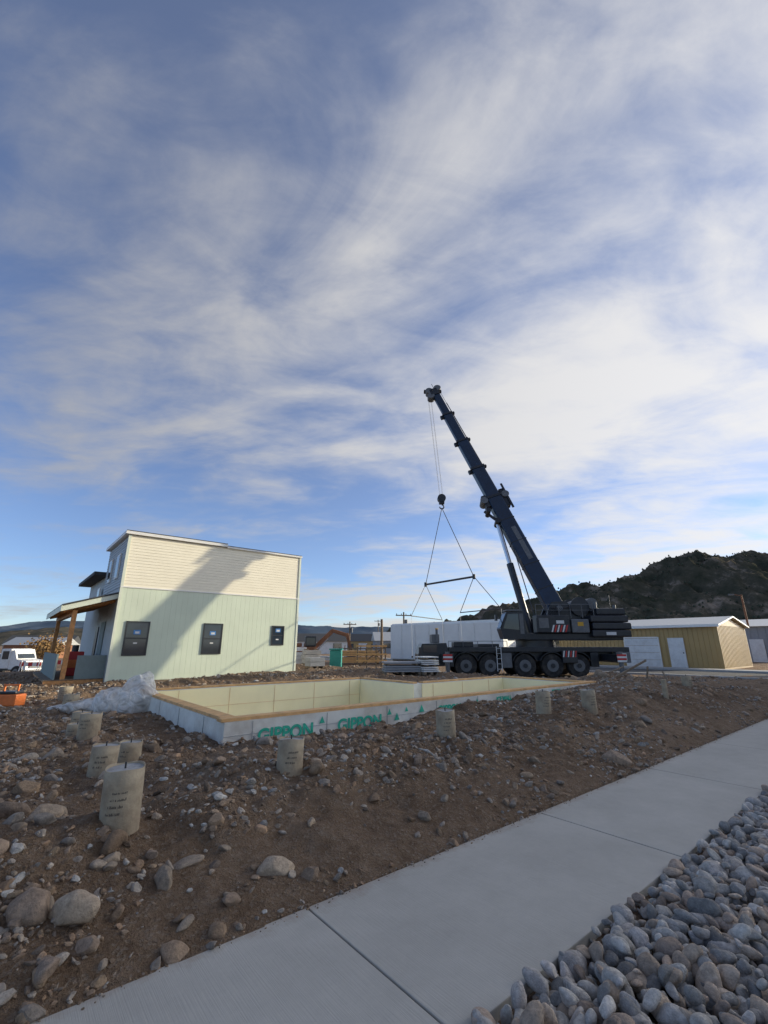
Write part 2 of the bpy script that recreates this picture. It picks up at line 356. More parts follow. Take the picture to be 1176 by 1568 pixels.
st=MB(); st.box(-80,90,-9.5,-1.62,-.3,-.10,'asphalt'); st.obj('road')
kb=MB(); kb.box(-80,90,-1.6,-1.42,-.3,.03,'kerb',bev=.02); kb.obj('kerb')
st=MB(); st.box(27,33.5,-1.4,160,-.3,.02,'asphalt'); st.obj('side_street')
kb=MB(); kb.box(26.7,26.98,3,160,-.2,.13,'kerb',bev=.02); kb.box(33.52,33.8,-1.3,160,-.2,.13,'kerb',bev=.02)
kb.box(33.82,35.4,-1.3,160,-.2,.12,'kerb'); kb.obj('side_street_kerb')

# ------------------------------------------------------------ foundation
fd=empty('foundation')
b=MB(); t=.30; zt=.55
segs=[(2.5,12.9,6.4,6.7),(12.6,12.9,6.702,9.6),(9.0,12.598,9.3,9.6),(8.7,8.998,9.3,12.0),(2.5,8.698,11.7,12.0),(2.5,2.8,6.702,11.698)]
for s_ in segs: b.box(*s_,-.8,zt,'foam')
b.obj('foam_wall',fd)
b=MB()
g_=.004
b.box(2.8+g_,12.6-g_,6.7+g_,6.72,-.74,zt-.01,'foamin'); b.box(12.58,12.6-g_,6.73,9.29,-.74,zt-.01,'foamin')
b.box(8.99,12.57,9.28,9.3-g_,-.74,zt-.01,'foamin'); b.box(8.68,8.7-g_,9.3,11.68,-.74,zt-.01,'foamin')
b.box(2.81,8.67,11.68,11.7-g_,-.74,zt-.01,'foamin'); b.box(2.8+g_,2.82,6.73,11.67,-.74,zt-.01,'foamin')
b.box(2.83,12.56,6.74,9.26,-.76,-.70,'foamin'); b.box(2.83,8.66,9.27,11.66,-.76,-.702,'foamin')
b.obj('inner_liner',fd)
b=MB()
for x in np.arange(3.4,8.6,1.22): b.box(x,x+.006,11.672,11.678,-.70,.53,'plank')
for x in np.arange(9.4,12.5,1.22): b.box(x,x+.006,9.272,9.278,-.70,.53,'plank')
b.box(2.83,8.66,11.672,11.677,.13,.136,'plank'); b.box(8.995,12.56,9.272,9.277,.13,.136,'plank'); b.obj('liner_joint',fd)
b=MB()
for (x0,x1,y0,y1) in [(2.46,12.94,6.42,6.60),(12.68,12.84,6.62,9.5),(9.1,12.66,9.36,9.52),(8.76,8.92,9.4,11.8),(2.62,8.74,11.76,11.92),(2.52,2.72,6.62,11.74)]:
    b.box(x0,x1,y0,y1,zt+.002,zt+.045,'plank',bev=.004)
b.obj('sill_plate',fd)
b=MB()
for x in np.arange(2.9,12.8,1.22): b.box(x,x+.005,6.392,6.398,0,.54,'grey')
b.box(2.5,12.9,6.393,6.3975,.372,.376,'grey')
for y in np.arange(7.2,12,1.22): b.box(2.492,2.498,y,y+.005,0,.54,'grey')
b.obj('foam_joint',fd)
def text(body,x,z,size,y=6.390):
    c=bpy.data.curves.new('print','FONT'); c.body=body; c.size=size; c.extrude=.002; c.space_character=1.0; c.offset=.008
    o=bpy.data.objects.new('printed_lettering',c); COL.objects.link(o); o.location=(x,y,z); o.rotation_euler=(math.radians(90),0,0); c.materials.append(M['print']); o.parent=fd
text('GIPPON',2.98,.25,.25); text('GIPPON',4.32,.25,.25); text('GIPPON',6.6,.32,.18); text('ICF WALL',8.4,.40,.12); text('ICF WALL',10.6,.44,.09)
bb=MB()
def tri(x,z,s_): bb.add([(x,6.389,z),(x+s_,6.389,z),(x+s_/2,6.389,z+s_)],[(0,1,2)],'print')
for (x,z,s_) in ((3.98,.40,.1),(5.34,.4,.1),(5.5,.3,.12),(5.75,.42,.08),(6.1,.38,.13),(7.7,.42,.09),(8.0,.36,.1),(9.9,.44,.08)): tri(x,z,s_)
bb.obj('printed_band',fd,recalc=False)
# ------------------------------------------------------------ pier tubes
def tube(x,y,h,r=.135,tilt=(0,0)):
    b=MB(); n=32; z0=-.25
    vs=[];fs=[]
    for j,(zz,rr) in enumerate(((z0,r*1.02),(h*.3,r*1.01),(h*.7,r),(h,r),(h,r-.008),(h-.03,r-.009))):
        for i in range(n):
            t_=2*math.pi*i/n; w=1+.02*math.sin(2*t_+x*5)+.008*math.sin(5*t_+x*9+zz*8); vs.append((rr*w*math.cos(t_),rr*w*math.sin(t_),zz+(.006*math.sin(3*t_+x) if zz>h*.8 else 0)))
    for j in range(5):
        for i in range(n): fs.append((j*n+i,j*n+(i+1)%n,(j+1)*n+(i+1)%n,(j+1)*n+i))
    b.add(vs,fs,'tube',True)
    b.cyl((0,0,h-.06),(0,0,h-.012),r-.01,'conc',n=n)
    b.cyl((0,0,h-.02),(0,0,h+.03),.007,'rope',n=8)
    rr=r*1.035
    for k2 in range(4):
        a=math.radians(212+k2*5)
        while a<math.radians(252+k2*6):
            da=math.radians(random.uniform(1.2,2.6)); zz=h*.3+k2*.045
            if zz<h-.08 and random.random()<.8:
                hh_=random.uniform(.008,.02)
                b.add([(rr*math.cos(a),rr*math.sin(a),zz),(rr*math.cos(a+da),rr*math.sin(a+da),zz),(rr*math.cos(a+da),rr*math.sin(a+da),zz+hh_),(rr*math.cos(a),rr*math.sin(a),zz+hh_)],[(0,1,2,3)],'ink')
            a+=da*1.6
    o=b.obj('concrete_pier_tube',recalc=False); o.location=(x,y,float(gz(x,y))); o.rotation_euler=(tilt[0],tilt[1],random.uniform(-.2,.2))
for (x,y,h,r,tl) in [(.9,4.14,.40,.135,(.03,-.04)),(1.03,5.83,.28,.13,(.0,.03)),(1.35,6.2,.20,.12,(0,0)),(1.14,7.77,.26,.135,(0,0)),(1.23,9.33,.28,.14,(0,0)),(1.3,11.65,.30,.14,(0,0)),(1.35,13.3,.28,.14,(0,0)),(1.1,8.6,.2,.13,(0,0)),
                 (2.42,4.41,.30,.13,(-.03,.05)),(4.85,4.56,.34,.13,(.02,-.04)),(7.39,4.65,.34,.125,(0,.04)),(8.5,4.4,.36,.125,(0,-.06)),(14.2,4.6,.3,.12,(0,0))]:
    tube(x,y,h,r,tl)
b=MB(); b.cyl((0,0,-.2),(0,0,.33),.05,'tube',n=16); b.cyl((0,0,.33),(0,0,.35),.056,'tube',n=16); o=b.obj('drain_pipe'); o.location=(11.0,4.0,float(gz(11.0,4.0)))
b=MB(); b.beam((13.6,6.6,.45),(15.4,6.0,1.1),.05,.05,'oldwood'); b.beam((14.9,5.9,.3),(14.95,5.8,.95),.04,.04,'oldwood'); b.beam((14.6,7.4,.5),(16.3,7.1,.85),.05,.03,'oldwood'); b.beam((15.6,5.5,.3),(16.3,5.9,.75),.04,.04,'oldwood'); b.obj('scrap_lumber')

# ------------------------------------------------------------ plastic sheet bundle
def plastic():
    m=bpy.data.materials.new('clear_plastic');m.use_nodes=True;nt=m.node_tree;N=nt.nodes;L=nt.links;b=N['Principled BSDF']
    b.inputs['Base Color'].default_value=(.8,.79,.75,1);b.inputs['Roughness'].default_value=.28;b.inputs['Specular IOR Level'].default_value=.6
    tr=N.new('ShaderNodeBsdfTransparent');mx=N.new('ShaderNodeMixShader')
    g=N.new('ShaderNodeNewGeometry');n=N.new('ShaderNodeTexNoise');n.inputs['Scale'].default_value=3;n.inputs['Detail'].default_value=4;n.inputs['Distortion'].default_value=2.5;L.new(g.outputs['Position'],n.inputs['Vector'])
    mr=N.new('ShaderNodeMapRange');mr.inputs[1].default_value=.35;mr.inputs[2].default_value=.65;mr.inputs[3].default_value=.35;mr.inputs[4].default_value=.8;L.new(n.outputs['Fac'],mr.inputs[0])
    L.new(mr.outputs[0],mx.inputs[0]);L.new(tr.outputs[0],mx.inputs[1]);L.new(b.outputs[0],mx.inputs[2]);L.new(mx.outputs[0],N['Material Output'].inputs[0])
    bp=N.new('ShaderNodeBump');bp.inputs['Strength'].default_value=.8;bp.inputs['Distance'].default_value=.1;L.new(n.outputs['Fac'],bp.inputs['Height']);L.new(bp.outputs[0],b.inputs['Normal'])
    return m
PM=plastic()
from mathutils import noise as mn
bm=bmesh.new()
for (R,F,z,sx,sy,sz) in [(-5.1,9.9,.20,.42,.5,.54),(-5.5,9.8,.14,.42,.4,.38),(-4.85,10.1,.2,.30,.35,.36),(-5.95,9.9,.06,.55,.38,.17),(-6.5,10.0,.03,.5,.32,.09)]:
    c=P(R,F,0); g0=float(gz(c.x,c.y)); mtx=Matrix.Translation((c.x,c.y,g0+z))@Matrix.Diagonal((sx,sy,sz,1))
    ret=bmesh.ops.create_icosphere(bm,subdivisions=6,radius=1,matrix=mtx)
    for v in ret['verts']:
        d=v.co-Vector((c.x,c.y,g0+z))
        w1=mn.noise_vector(v.co*1.6)
        q=v.co*2.3+w1*.9
        k_=1+.34*(.25-abs(mn.noise(q)))+.20*mn.noise(v.co*1.5)+.10*(.25-abs(mn.noise(q*2.4)))
        v.co=Vector((c.x,c.y,g0+z))+d*k_*.95
        v.co.z=max(v.co.z,g0-.03)
for f in bm.faces: f.smooth=True
me=bpy.data.meshes.new('plastic');bm.to_mesh(me);bm.free();me.materials.append(PM);o=bpy.data.objects.new('plastic_sheeting',me);COL.objects.link(o)

# ------------------------------------------------------------ house
hs=empty('two_storey_house')
HX0,HX1,HY=3.08,10.57,19.3
zb,zm,zr=.30,3.65,5.68
b=MB(); b.box(HX0+.03,HX1-.03,HY+.03,23.5,zb-.1,zr-.02,'sidegrey'); b.box(HX0+.1,HX1-.1,23.5,29,zb-.1,4.6,'sidegrey'); b.box(HX0-.02,HX1+.02,HY-.0,23.4,-.3,zb-.12,'conc'); b.obj('wall_core',hs)
b=MB()
z=zm+.03
while z<zr-.02:
    z1=min(z+.115,zr)
    b.add([(HX0,HY-.013,z),(HX1,HY-.013,z),(HX1,HY-.002,z1),(HX0,HY-.002,z1),(HX0,HY-.002,z),(HX1,HY-.002,z)],[(0,1,2,3),(4,5,1,0)],'cream')
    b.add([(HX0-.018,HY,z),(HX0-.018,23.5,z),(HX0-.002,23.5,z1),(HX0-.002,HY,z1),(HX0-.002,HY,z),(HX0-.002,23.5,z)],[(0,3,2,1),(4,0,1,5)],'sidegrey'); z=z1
b.obj('lap_siding',hs,recalc=False)
b=MB()
x=HX0
while x<HX1-.01:
    x1=min(x+.203,HX1); b.box(x+.003,x1-.003,HY-.016,HY+.01,zb,zm-.0,'green',bev=.003); x=x1
b.box(HX0,HX1,HY-.013,HY+.0105,zb+.01,zm-.01,'green')
y=HY+.02
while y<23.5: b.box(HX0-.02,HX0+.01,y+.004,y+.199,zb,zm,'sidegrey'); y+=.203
b.obj('panel_siding',hs)
b=MB()
b.box(HX0-.03,HX1+.03,HY-.04,HY-.021,zm-.005,zm+.045,'trim'); b.box(HX0-.045,HX0+.05,HY-.036,HY-.022,zb,zr,'fascia'); b.box(HX1-.05,HX1+.04,HY-.036,HY-.022,zb,zr,'fascia')
b.box(HX1+.002,HX1+.04,HY-.02,HY+.1,zb,zr,'fascia')
b.box(HX0-.05,HX1+.05,HY-.06,HY-.01,zb-.13,zb-.005,'oldwood'); b.obj('corner_trim',hs)
b=MB()
b.box(HX0-.16,6.9,HY-.12,23.7,zr+.02,zr+.13,'trim'); b.box(6.9,HX1+.06,HY-.09,23.7,zr-.02,zr+.05,'trim')
b.box(HX0-.14,6.9,HY-.10,23.68,zr+.132,zr+.17,'roof'); b.box(6.902,HX1+.05,HY-.08,23.68,zr+.052,zr+.085,'roof')
b.box(HX0-.45,HX1+.1,23.72,29.3,4.6,4.75,'roof'); b.obj('roof',hs)
def window(b,x0,x1,z0,z1,y,slide=True):
    f=.05
    b.box(x0,x1,y-.05,y-.022,z0,z0+f,'wframe');b.box(x0,x1,y-.05,y-.022,z1-f,z1,'wframe')
    b.box(x0,x0+f,y-.05,y-.022,z0+f,z1-f,'wframe');b.box(x1-f,x1,y-.05,y-.022,z0+f,z1-f,'wframe')
    zc=(z0+z1)/2; b.box(x0+f,x1-f,y-.045,y-.023,zc-.02,zc+.02,'wframe')
    b.box(x0+f,x1-f,y-.032,y-.0225,z0+f,zc-.02,'glass'); b.box(x0+f,x1-f,y-.034,y-.0225,zc+.02,z1-f,'glass')
    cx=(x0+x1)/2
    b.box(cx-.12,cx+.12,y-.040,y-.0345,zc+.14,zc+.3,'tape'); b.box(cx-.07,cx+.08,y-.0405,y-.0401,zc+.17,zc+.25,'white')
    b.box(cx-.08,cx+.05,y-.037,y-.0325,zc-.2,zc-.15,'white')
b=MB(); window(b,3.43,4.25,1.18,2.42,HY); window(b,6.27,7.07,1.2,2.42,HY); window(b,9.3,9.92,1.55,2.40,HY); b.obj('window',hs)
b=MB()
for (y0,y1,z0,z1) in [(20.3,21.0,4.1,5.1),(22,22.6,4.1,5.1),(24.2,24.9,3.2,4.1)]:
    b.box(HX0-.06,HX0-.022,y0,y1,z0,z1,'trim'); b.box(HX0-.07,HX0-.061,y0+.06,y1-.06,z0+.06,z1-.06,'glass')
b.box(HX0-.06,HX0-.025,21.2,22.1,.45,2.45,'darkgreen'); b.box(HX0-.06,HX0-.025,22.7,23.3,1.1,2.3,'wframe')
b.obj('side_window',hs)
b=MB() # porch
b.box(1.3,HX0-.03,19.7,26,.12,.38,'wood'); b.box(1.28,HX0-.03,19.68,26,.381,.41,'oldwood')
b.box(1.55,1.60,19.75,26,.41,1.25,'darkgreen'); b.box(2.15,HX0-.03,19.74,19.79,.41,1.2,'darkgreen')
for y in (19.82,25.8): b.box(1.75,1.90,y-.075,y+.075,.41,2.62,'wood',bev=.008)
b.beam((1.82,19.74,2.68),(1.82,26.2,2.68),.15,.16,'wood')
for q in np.arange(20,26,.55): b.beam((1.45,q,2.72),(HX0-.02,q,3.18),.045,.10,'wood')
b.obj('porch_deck',hs)
b=MB()
b.prism([(1.40,2.70),(HX0-.02,3.24),(HX0-.02,3.42),(1.40,2.88)],19.45,19.50,'fascia')
b.prism([(1.38,2.89),(HX0-.02,3.43),(HX0-.02,3.48),(1.38,2.94)],19.42,26.4,'roof')
b.prism([(1.42,2.80),(HX0-.02,3.33),(HX0-.02,3.425),(1.42,2.885)],19.51,26.3,'oldwood')
b.box(1.37,1.40,19.45,26.4,2.70,2.90,'fascia'); b.obj('porch_roof',hs)
b=MB(); b.box(-.3,.3,-.3,.3,0,.9,'red',bev=.04); b.box(-.2,.2,-.31,-.301,.3,.6,'orange'); b.cyl((0,0,.9),(0,0,1.15),.12,'black'); o=b.obj('red_generator'); o.location=(2.3,22.2,.41)

# ------------------------------------------------------------ crane  (local x = across view, y = away)
cr=empty('mobile_crane',P(0,22.5,.155),YAW); cr.scale=(.9,.9,.9)
b=MB()
b.box(2.0,12.3,-.9,.9,.75,1.2,'black'); b.box(3.3,12.5,-1.34,1.34,1.22,1.46,'black',bev=.02)
b.prism([(1.8,.5),(1.75,1.1),(1.95,1.62),(3.2,1.66),(3.3,1.22),(3.3,.55)],-1.3,1.3,'black')
b.box(1.72,1.82,-1.2,1.2,.45,.72,'midgrey'); b.box(1.78,1.9,-1.303,-1.30,1.15,1.45,'glass'); b.box(2.0,2.7,-1.32,-1.301,1.2,1.55,'glass')
for s_ in (-1,1):
    b.cyl((1.74,s_*.95,.85),(1.70,s_*.95,.85),.1,'white')
    for x in (4.15,5.38,7.14,8.53,9.86):
        b.wheel((x,s_*1.12,.56),.56,.42)
        for a in range(6):
            t0=math.radians(20+a*140/6);t1=math.radians(20+(a+1)*140/6)
            b.beam((x+.66*math.cos(t0),s_*1.14,.56+.66*math.sin(t0)),(x+.66*math.cos(t1),s_*1.14,.56+.66*math.sin(t1)),.46,.03,'black')
    b.box(5.98,6.5,min(s_*1.3,s_*.8),max(s_*1.3,s_*.8),.45,1.18,'midgrey',bev=.03)
    b.box(3.35,3.55,min(s_*1.3,s_*.8),max(s_*1.3,s_*.8),.5,1.18,'black',bev=.02)
    b.box(10.5,10.9,min(s_*1.3,s_*.8),max(s_*1.3,s_*.8),.5,1.2,'black',bev=.03)
    for x in (3.05,11.35):
        b.box(x-.2,x+.2,min(s_*.5,s_*2.7),max(s_*.5,s_*2.7),.80,1.12,'black',bev=.01)
        b.cyl((x,s_*2.6,.18),(x,s_*2.6,1.25),.11,'midgrey'); b.cyl((x,s_*2.6,.06),(x,s_*2.6,.18),.3,'midgrey',r2=.14)
        b.box(x-.5,x+.5,s_*2.6-.4,s_*2.6+.4,-.02,.06,'oldwood')
        yy=s_*2.72
        for q in range(4): 
            b.box(x-.22,x+.22,min(yy,yy+s_*.02),max(yy,yy+s_*.02),.78+q*.09,.78+(q+1)*.09-.003,'red' if q%2 else 'white')
for x in (5.72,5.95): b.beam((x,-1.38,.3),(x,-1.38,1.5),.03,.03,'white')
for q in range(5): b.beam((5.72,-1.38,.4+q*.25),(5.95,-1.38,.4+q*.25),.03,.02,'white')
b.box(3.6,4.6,-1.2,-.3,1.462,1.72,'black',bev=.03); b.box(2.5,2.9,-.9,.2,1.66,2.1,'midgrey',bev=.03); b.box(4.9,6.0,-.9,.9,1.462,1.62,'black',bev=.03)
b.box(2.7,2.82,-.95,-.92,1.7,2.35,'midgrey'); b.cyl((2.76,-.93,2.35),(2.76,-.93,2.4),.08,'yellow')
b.beam((3.3,-1.3,1.75),(6.3,-1.3,1.75),.025,.025,'midgrey')
for x in np.arange(3.3,6.4,.75): b.beam((x,-1.3,1.45),(x,-1.3,1.75),.025,.025,'midgrey')
b.box(9.0,9.75,-1.5,-1.36,.70,1.3,'black',bev=.02)
for q in range(6): b.add([(9.02+q*.12,-1.504,.98),(9.08+q*.12,-1.504,.98),(9.14+q*.12,-1.504,1.28),(9.08+q*.12,-1.504,1.28)],[(0,1,2,3)],'red' if q%2 else 'white')
for q in range(7): b.box(12.505,12.53,-1.2+q*.35,-1.2+q*.35+.34,.85,1.2,'red' if q%2 else 'white')
b.box(11.8,12.5,-1.36,1.36,.7,1.22,'midgrey',bev=.02); b.box(12.0,12.3,-1.38,-1.361,.8,1.15,'white')
b.obj('carrier',cr)
b=MB()
b.cyl((8.2,0,1.46),(8.2,0,1.8),1.05,'black',n=32)
b.box(7.0,12.4,-1.15,1.15,1.8,2.15,'black',bev=.04)
for s_ in (-1,1):
    y0=.45*s_; b.prism([(8.3,2.1),(10.9,2.1),(10.6,3.0),(9.9,3.85),(9.1,3.8),(8.7,3.0)],y0-.05,y0+.05,'black')
b.cyl((9.45,-.7,3.45),(9.45,.7,3.45),.16,'midgrey')
for q,(x0,x1,w) in enumerate(((10.7,12.7,1.45),(10.75,12.75,1.45),(10.7,12.65,1.42),(11.1,12.6,1.3))):
    b.box(x0,x1,-w,w,1.95+q*.37,2.30+q*.37,'black',bev=.07)
for s_ in (-1,1):
    b.cyl((11.2,s_*1.0,3.4),(11.2,s_*1.0,3.75),.09,'midgrey'); b.cyl((12.2,s_*1.0,3.4),(12.2,s_*1.0,3.6),.09,'midgrey')
b.cyl((10.55,-.6,3.55),(10.55,.6,3.55),.38,'midgrey',n=24)
for s_ in (-1,1): b.cyl((10.55,s_*.6,3.55),(10.55,s_*.66,3.55),.5,'black',n=24)
b.cyl((11.3,-.5,3.72),(11.3,.5,3.72),.3,'midgrey',n=24)
b.box(7.9,9.6,-1.42,-.72,2.16,3.05,'black',bev=.05); b.box(8.0,8.5,-1.44,-1.421,2.4,2.9,'midgrey'); b.box(9.7,10.6,-1.4,-.7,2.16,2.85,'midgrey',bev=.05)
for q in range(6): b.add([(8.6+q*.14,-1.425,2.2),(8.68+q*.14,-1.425,2.2),(8.8+q*.14,-1.425,2.55),(8.72+q*.14,-1.425,2.55)],[(0,1,2,3)],'red' if q%2 else 'white')
b.box(7.7,9.8,.7,1.4,2.16,3.0,'black',bev=.05)
for x in (7.9,8.5,9.1,9.7,10.3,10.9): b.beam((x,-1.4,2.9),(x,-1.4,3.6),.025,.025,'midgrey')
b.beam((7.9,-1.4,3.6),(10.9,-1.4,3.6),.03,.03,'midgrey'); b.beam((7.9,-1.4,3.3),(10.9,-1.4,3.3),.02,.02,'midgrey')
for q in range(7):
    p0=Vector((8.0+q*.12,-.5,2.1)); 
    for s2 in range(8):
        a0=s2/8;a1=(s2+1)/8
        f_=lambda a:p0+Vector((1.5*a,-.2*math.sin(a*3),1.4*a+.5*math.sin(a*3.14)))
        b.cyl(f_(a0),f_(a1),.02,'black',n=6,cap=False)
b.box(12.6,12.9,-.3,.3,2.0,2.4,'midgrey'); b.cyl((11.9,-1.2,3.4),(11.9,-1.2,4.1),.02,'black',n=6)
b.box(8.9,9.3,-1.43,-1.421,2.62,2.78,'white'); b.box(11.4,11.9,-1.46,-1.452,2.05,2.2,'white'); b.box(10.0,10.3,-1.41,-1.401,2.5,2.7,'yellow')
b.obj('superstructure',cr)
b=MB()
pf=[(6.15,1.85),(6.0,2.35),(6.35,3.2),(7.25,3.25),(7.3,1.85)]
b.prism(pf,-1.45,-.6,'black')
b.prism([(6.13,2.38),(6.42,3.1),(6.95,3.12),(6.95,2.3)],-1.462,-1.452,'glass'); b.prism([(7.0,2.1),(7.0,3.12),(7.2,3.12),(7.2,2.1)],-1.462,-1.452,'midgrey')
b.add([(5.995,-1.38,2.42),(5.995,-.67,2.42),(6.31,-.67,3.12),(6.31,-1.38,3.12)],[(0,1,2,3)],'glass')
b.box(6.35,7.2,-1.4,-.65,3.255,3.33,'midgrey',bev=.02); b.beam((6.05,-1.5,2.9),(5.75,-1.6,2.95),.02,.02,'black'); b.box(5.7,5.8,-1.72,-1.5,2.75,3.05,'black')
b.obj('operator_cab',cr)
b=MB() # boom
F0=Vector((9.45,0,3.45));T0=Vector((3.86,5.0,20.2)); D=(T0-F0).normalized(); LN=(T0-F0).length; SD=Vector((0,1,0)); SD=(SD-D*SD.dot(D)).normalized()
U=SD.cross(D)*-1
if U.x<0: U=-U
def bp_(s,u=0,y=0): return F0+D*s+U*u+SD*y
SE=[.433*LN,.57*LN,.71*LN,.86*LN,LN-.1]
HW=[(.96,.62),(.86,.54),(.76,.48),(.66,.42),(.56,.36)]
for i,(c,(h,w)) in enumerate(zip(SE,HW)):
    a=-.5 if i==0 else SE[i-1]
    b.beam(bp_(a-(.6 if i else 0)),bp_(c),w,h,'boomgrey',bev=.09,side=SD)
    b.beam(bp_(c-.18),bp_(c),w+.10,h+.12,'black',bev=.04,side=SD)
    if i: b.beam(bp_(c-.3,-h*.5-.1),bp_(c-.05,-h*.5-.1),.2,.25,'black',side=SD); b.beam(bp_(c-.15,h*.5+.12),bp_(c,h*.5+.12),.25,.2,'black',side=SD)
for s_ in (1.2,2.8,4.4,6.0): b.beam(bp_(s_),bp_(s_+.08),.66,1.0,'black',bev=.05,side=SD)
Q=SE[0]
b.beam(bp_(Q-1.0,.62),bp_(Q+.3,.62),.5,.28,'black',bev=.03,side=SD); b.beam(bp_(Q-.7,-.62),bp_(Q+.2,-.62),.5,.3,'black',bev=.03,side=SD)
for u in (.72,-.72): b.cyl(bp_(Q-.2,u,-.35),bp_(Q-.2,u,.35),.24,'midgrey')
b.beam(bp_(Q-1.3,.75,-.3),bp_(Q+.6,.8,-.3),.08,.12,'black',side=SD); b.beam(bp_(Q-1.7,-.5),bp_(Q-.8,-.95),.12,.14,'black',side=SD)
b.cyl(bp_(Q-1,-.8,-.45),bp_(Q-1,-.8,.3),.15,'black')
b.beam(bp_(3.1,.1,-.315),bp_(5.4,.1,-.315),.01,.28,'midgrey',side=SD)
b.cyl(bp_(.2,.56),bp_(.92*LN,.42),.035,'rope',n=8); b.cyl(bp_(.2,.62,.2),bp_(LN-.2,.45,.1),.015,'rope',n=6)
b.beam(bp_(LN-.5,-.1),bp_(LN+.15,-.1),.5,.66,'black',bev=.04,side=SD)
for (s_,u) in ((LN+.05,-.4),(LN+.1,.28),(LN-.5,-.45)): b.cyl(bp_(s_,u,-.25),bp_(s_,u,.25),.27,'midgrey',n=20)
b.beam(bp_(LN,-.3),bp_(LN+.3,-.72),.3,.14,'black',side=SD); b.cyl(bp_(LN+.2,.1),bp_(LN+.85,.1),.02,'black',n=6)
ra=Vector((8.0,0,2.1)); rb=bp_(6.1,-.55); rm=ra.lerp(rb,.6)
b.cyl(ra,rm,.20,'black',n=20); b.cyl(rm,rb,.13,'chrome',n=16)
b.cyl(bp_(6.1,-.55,-.35),bp_(6.1,-.55,.35),.18,'black')
b.cyl((8.3,-.35,2.4),bp_(4.2,-.5,-.3),.03,'black',n=8)
b.obj('telescopic_boom',cr)
b=MB() # rigging
hd=bp_(LN,-.42); hz=11.35; hx,hy=4.10,5.0
for dx,dy in ((-.1,-.12),(.1,-.12),(-.1,.12),(.1,.12)): b.cyl((hd.x+dx,hd.y+dy,hd.z),(hx+dx,hy+dy,hz+.3),.007,'rope',n=5)
b.obox((hx,hy,hz+.1),Matrix.Identity(3),(.38,.32,.66),'black',bev=.06); b.cyl((hx,hy-.2,hz+.2),(hx,hy+.2,hz+.2),.29,'black',n=20)
for a in range(8):
    t0=math.radians(90-a*34);t1=math.radians(90-(a+1)*34)
    b.cyl((hx+.15*math.cos(t0),hy,hz-.42+.15*math.sin(t0)),(hx+.15*math.cos(t1),hy,hz-.42+.15*math.sin(t1)),.045,'black',n=8)
top=(hx,hy,hz-.5); LB=(2.95,6.5,5.65);RB=(5.62,2.7,5.65)
b.cyl(top,LB,.024,'rope',n=6);b.cyl(top,RB,.024,'rope',n=6);b.cyl(LB,RB,.065,'black',n=10)
for e_ in (LB,RB): b.cyl(Vector(e_)+Vector((0,0,-.15)),Vector(e_)+Vector((0,0,.15)),.1,'black',n=8)
c1,c2,c3,c4=(1.78,4.5,3.37),(4.3,8.6,3.34),(4.79,3.5,3.51),(6.73,1.0,3.56)
for p_,q_ in ((LB,c1),(LB,c2),(RB,c3),(RB,c4)): b.cyl(p_,q_,.02,'rope',n=6)
b.cyl(c1,c2,.03,'black',n=8);b.cyl(c3,c4,.03,'black',n=8)
for c_,zz in ((c1,.9),(c2,1.1),(c3,1.4),(c4,2.2)): b.cyl(c_,(c_[0]+.02,c_[1],zz),.010,'white',n=5); b.cyl((c_[0]+.02,c_[1],zz),(c_[0]+.02,c_[1],zz-.12),.05,'black',n=8)
b.obj('rigging',cr)

# ------------------------------------------------------------ wrapped module behind crane
p0=P(.6,42);p1=P(9.3,36); d=(p1-p0); ang=math.atan2(d.y,d.x)
wm=MB(); Lm=d.length; wm.box(0,Lm,0,4.2,.35,3.35,'wrap',bev=.08)
for x in np.arange(1.2,Lm,1.4): wm.beam((x,-.02,.4),(x,-.02,3.3),.03,.05,'white')
wm.box(.2,Lm-.2,.1,4.1,0,.34,'oldwood'); wm.prism([(0,3.36),(Lm,3.36),(Lm,3.55),(0,3.42)],.3,3.9,'wrap')
o=wm.obj('wrapped_building_module'); o.location=p0; o.rotation_euler=(0,0,ang)

# ------------------------------------------------------------ shed
sh=empty('metal_shed'); b=MB()
b.box(36.74,43.6,9.54,21,0,2.85,'shed'); 
for y in np.arange(9.5,21,.3): b.box(36.70,36.738,y,y+.06,.1,2.85,'shed')
for x in np.arange(36.75,43.6,.3): b.box(x,x+.05,9.518,9.538,.1,2.85,'shed')
b.prism([(36.74,2.85),(43.6,2.85),(40.17,3.45)],9.54,21,'shed'); b.obj('wall',sh)
b=MB(); b.prism([(36.4,2.80),(40.17,3.47),(40.17,3.56),(36.4,2.90)],9.3,21.3,'shedroof'); b.prism([(43.9,2.80),(40.17,3.47),(40.17,3.56),(43.9,2.90)],9.3,21.3,'shedroof'); b.box(36.36,36.4,9.3,21.3,2.74,2.92,'trim'); b.obj('roof',sh)
b=MB(); 
for q in range(4): b.box(36.62,36.69,13.25,15.55,.05+q*.5,.05+q*.5+.485,'white',bev=.01)
b.box(36.60,36.69,11.6,12.6,.05,2.05,'white'); b.box(36.56,36.6,11.68,11.74,1.0,1.08,'black')
b.box(36.61,36.69,13.17,13.245,0,2.12,'trim');b.box(36.61,36.69,15.555,15.63,0,2.12,'trim');b.box(36.61,36.69,13.25,15.55,2.06,2.14,'trim'); b.obj('door',sh)
b=MB(); b.box(56,72,9.5,26,0,3.3,'grey'); 
for y in np.arange(9.5,26,.6): b.box(55.95,55.998,y,y+.08,0,3.3,'grey')
b.prism([(55.6,3.3),(72.4,3.3),(64,4.3)],9.3,26.3,'shedroof'); b.box(55.9,55.94,11,12.1,0,2.1,'white'); b.box(55.9,55.94,13,14.4,1.1,2.1,'glass'); b.obj('grey_building')
b=MB(); b.box(38,54,-46,-1.9,0,11.2,'grey');  # unseen building, added to block the sun and shade the foreground
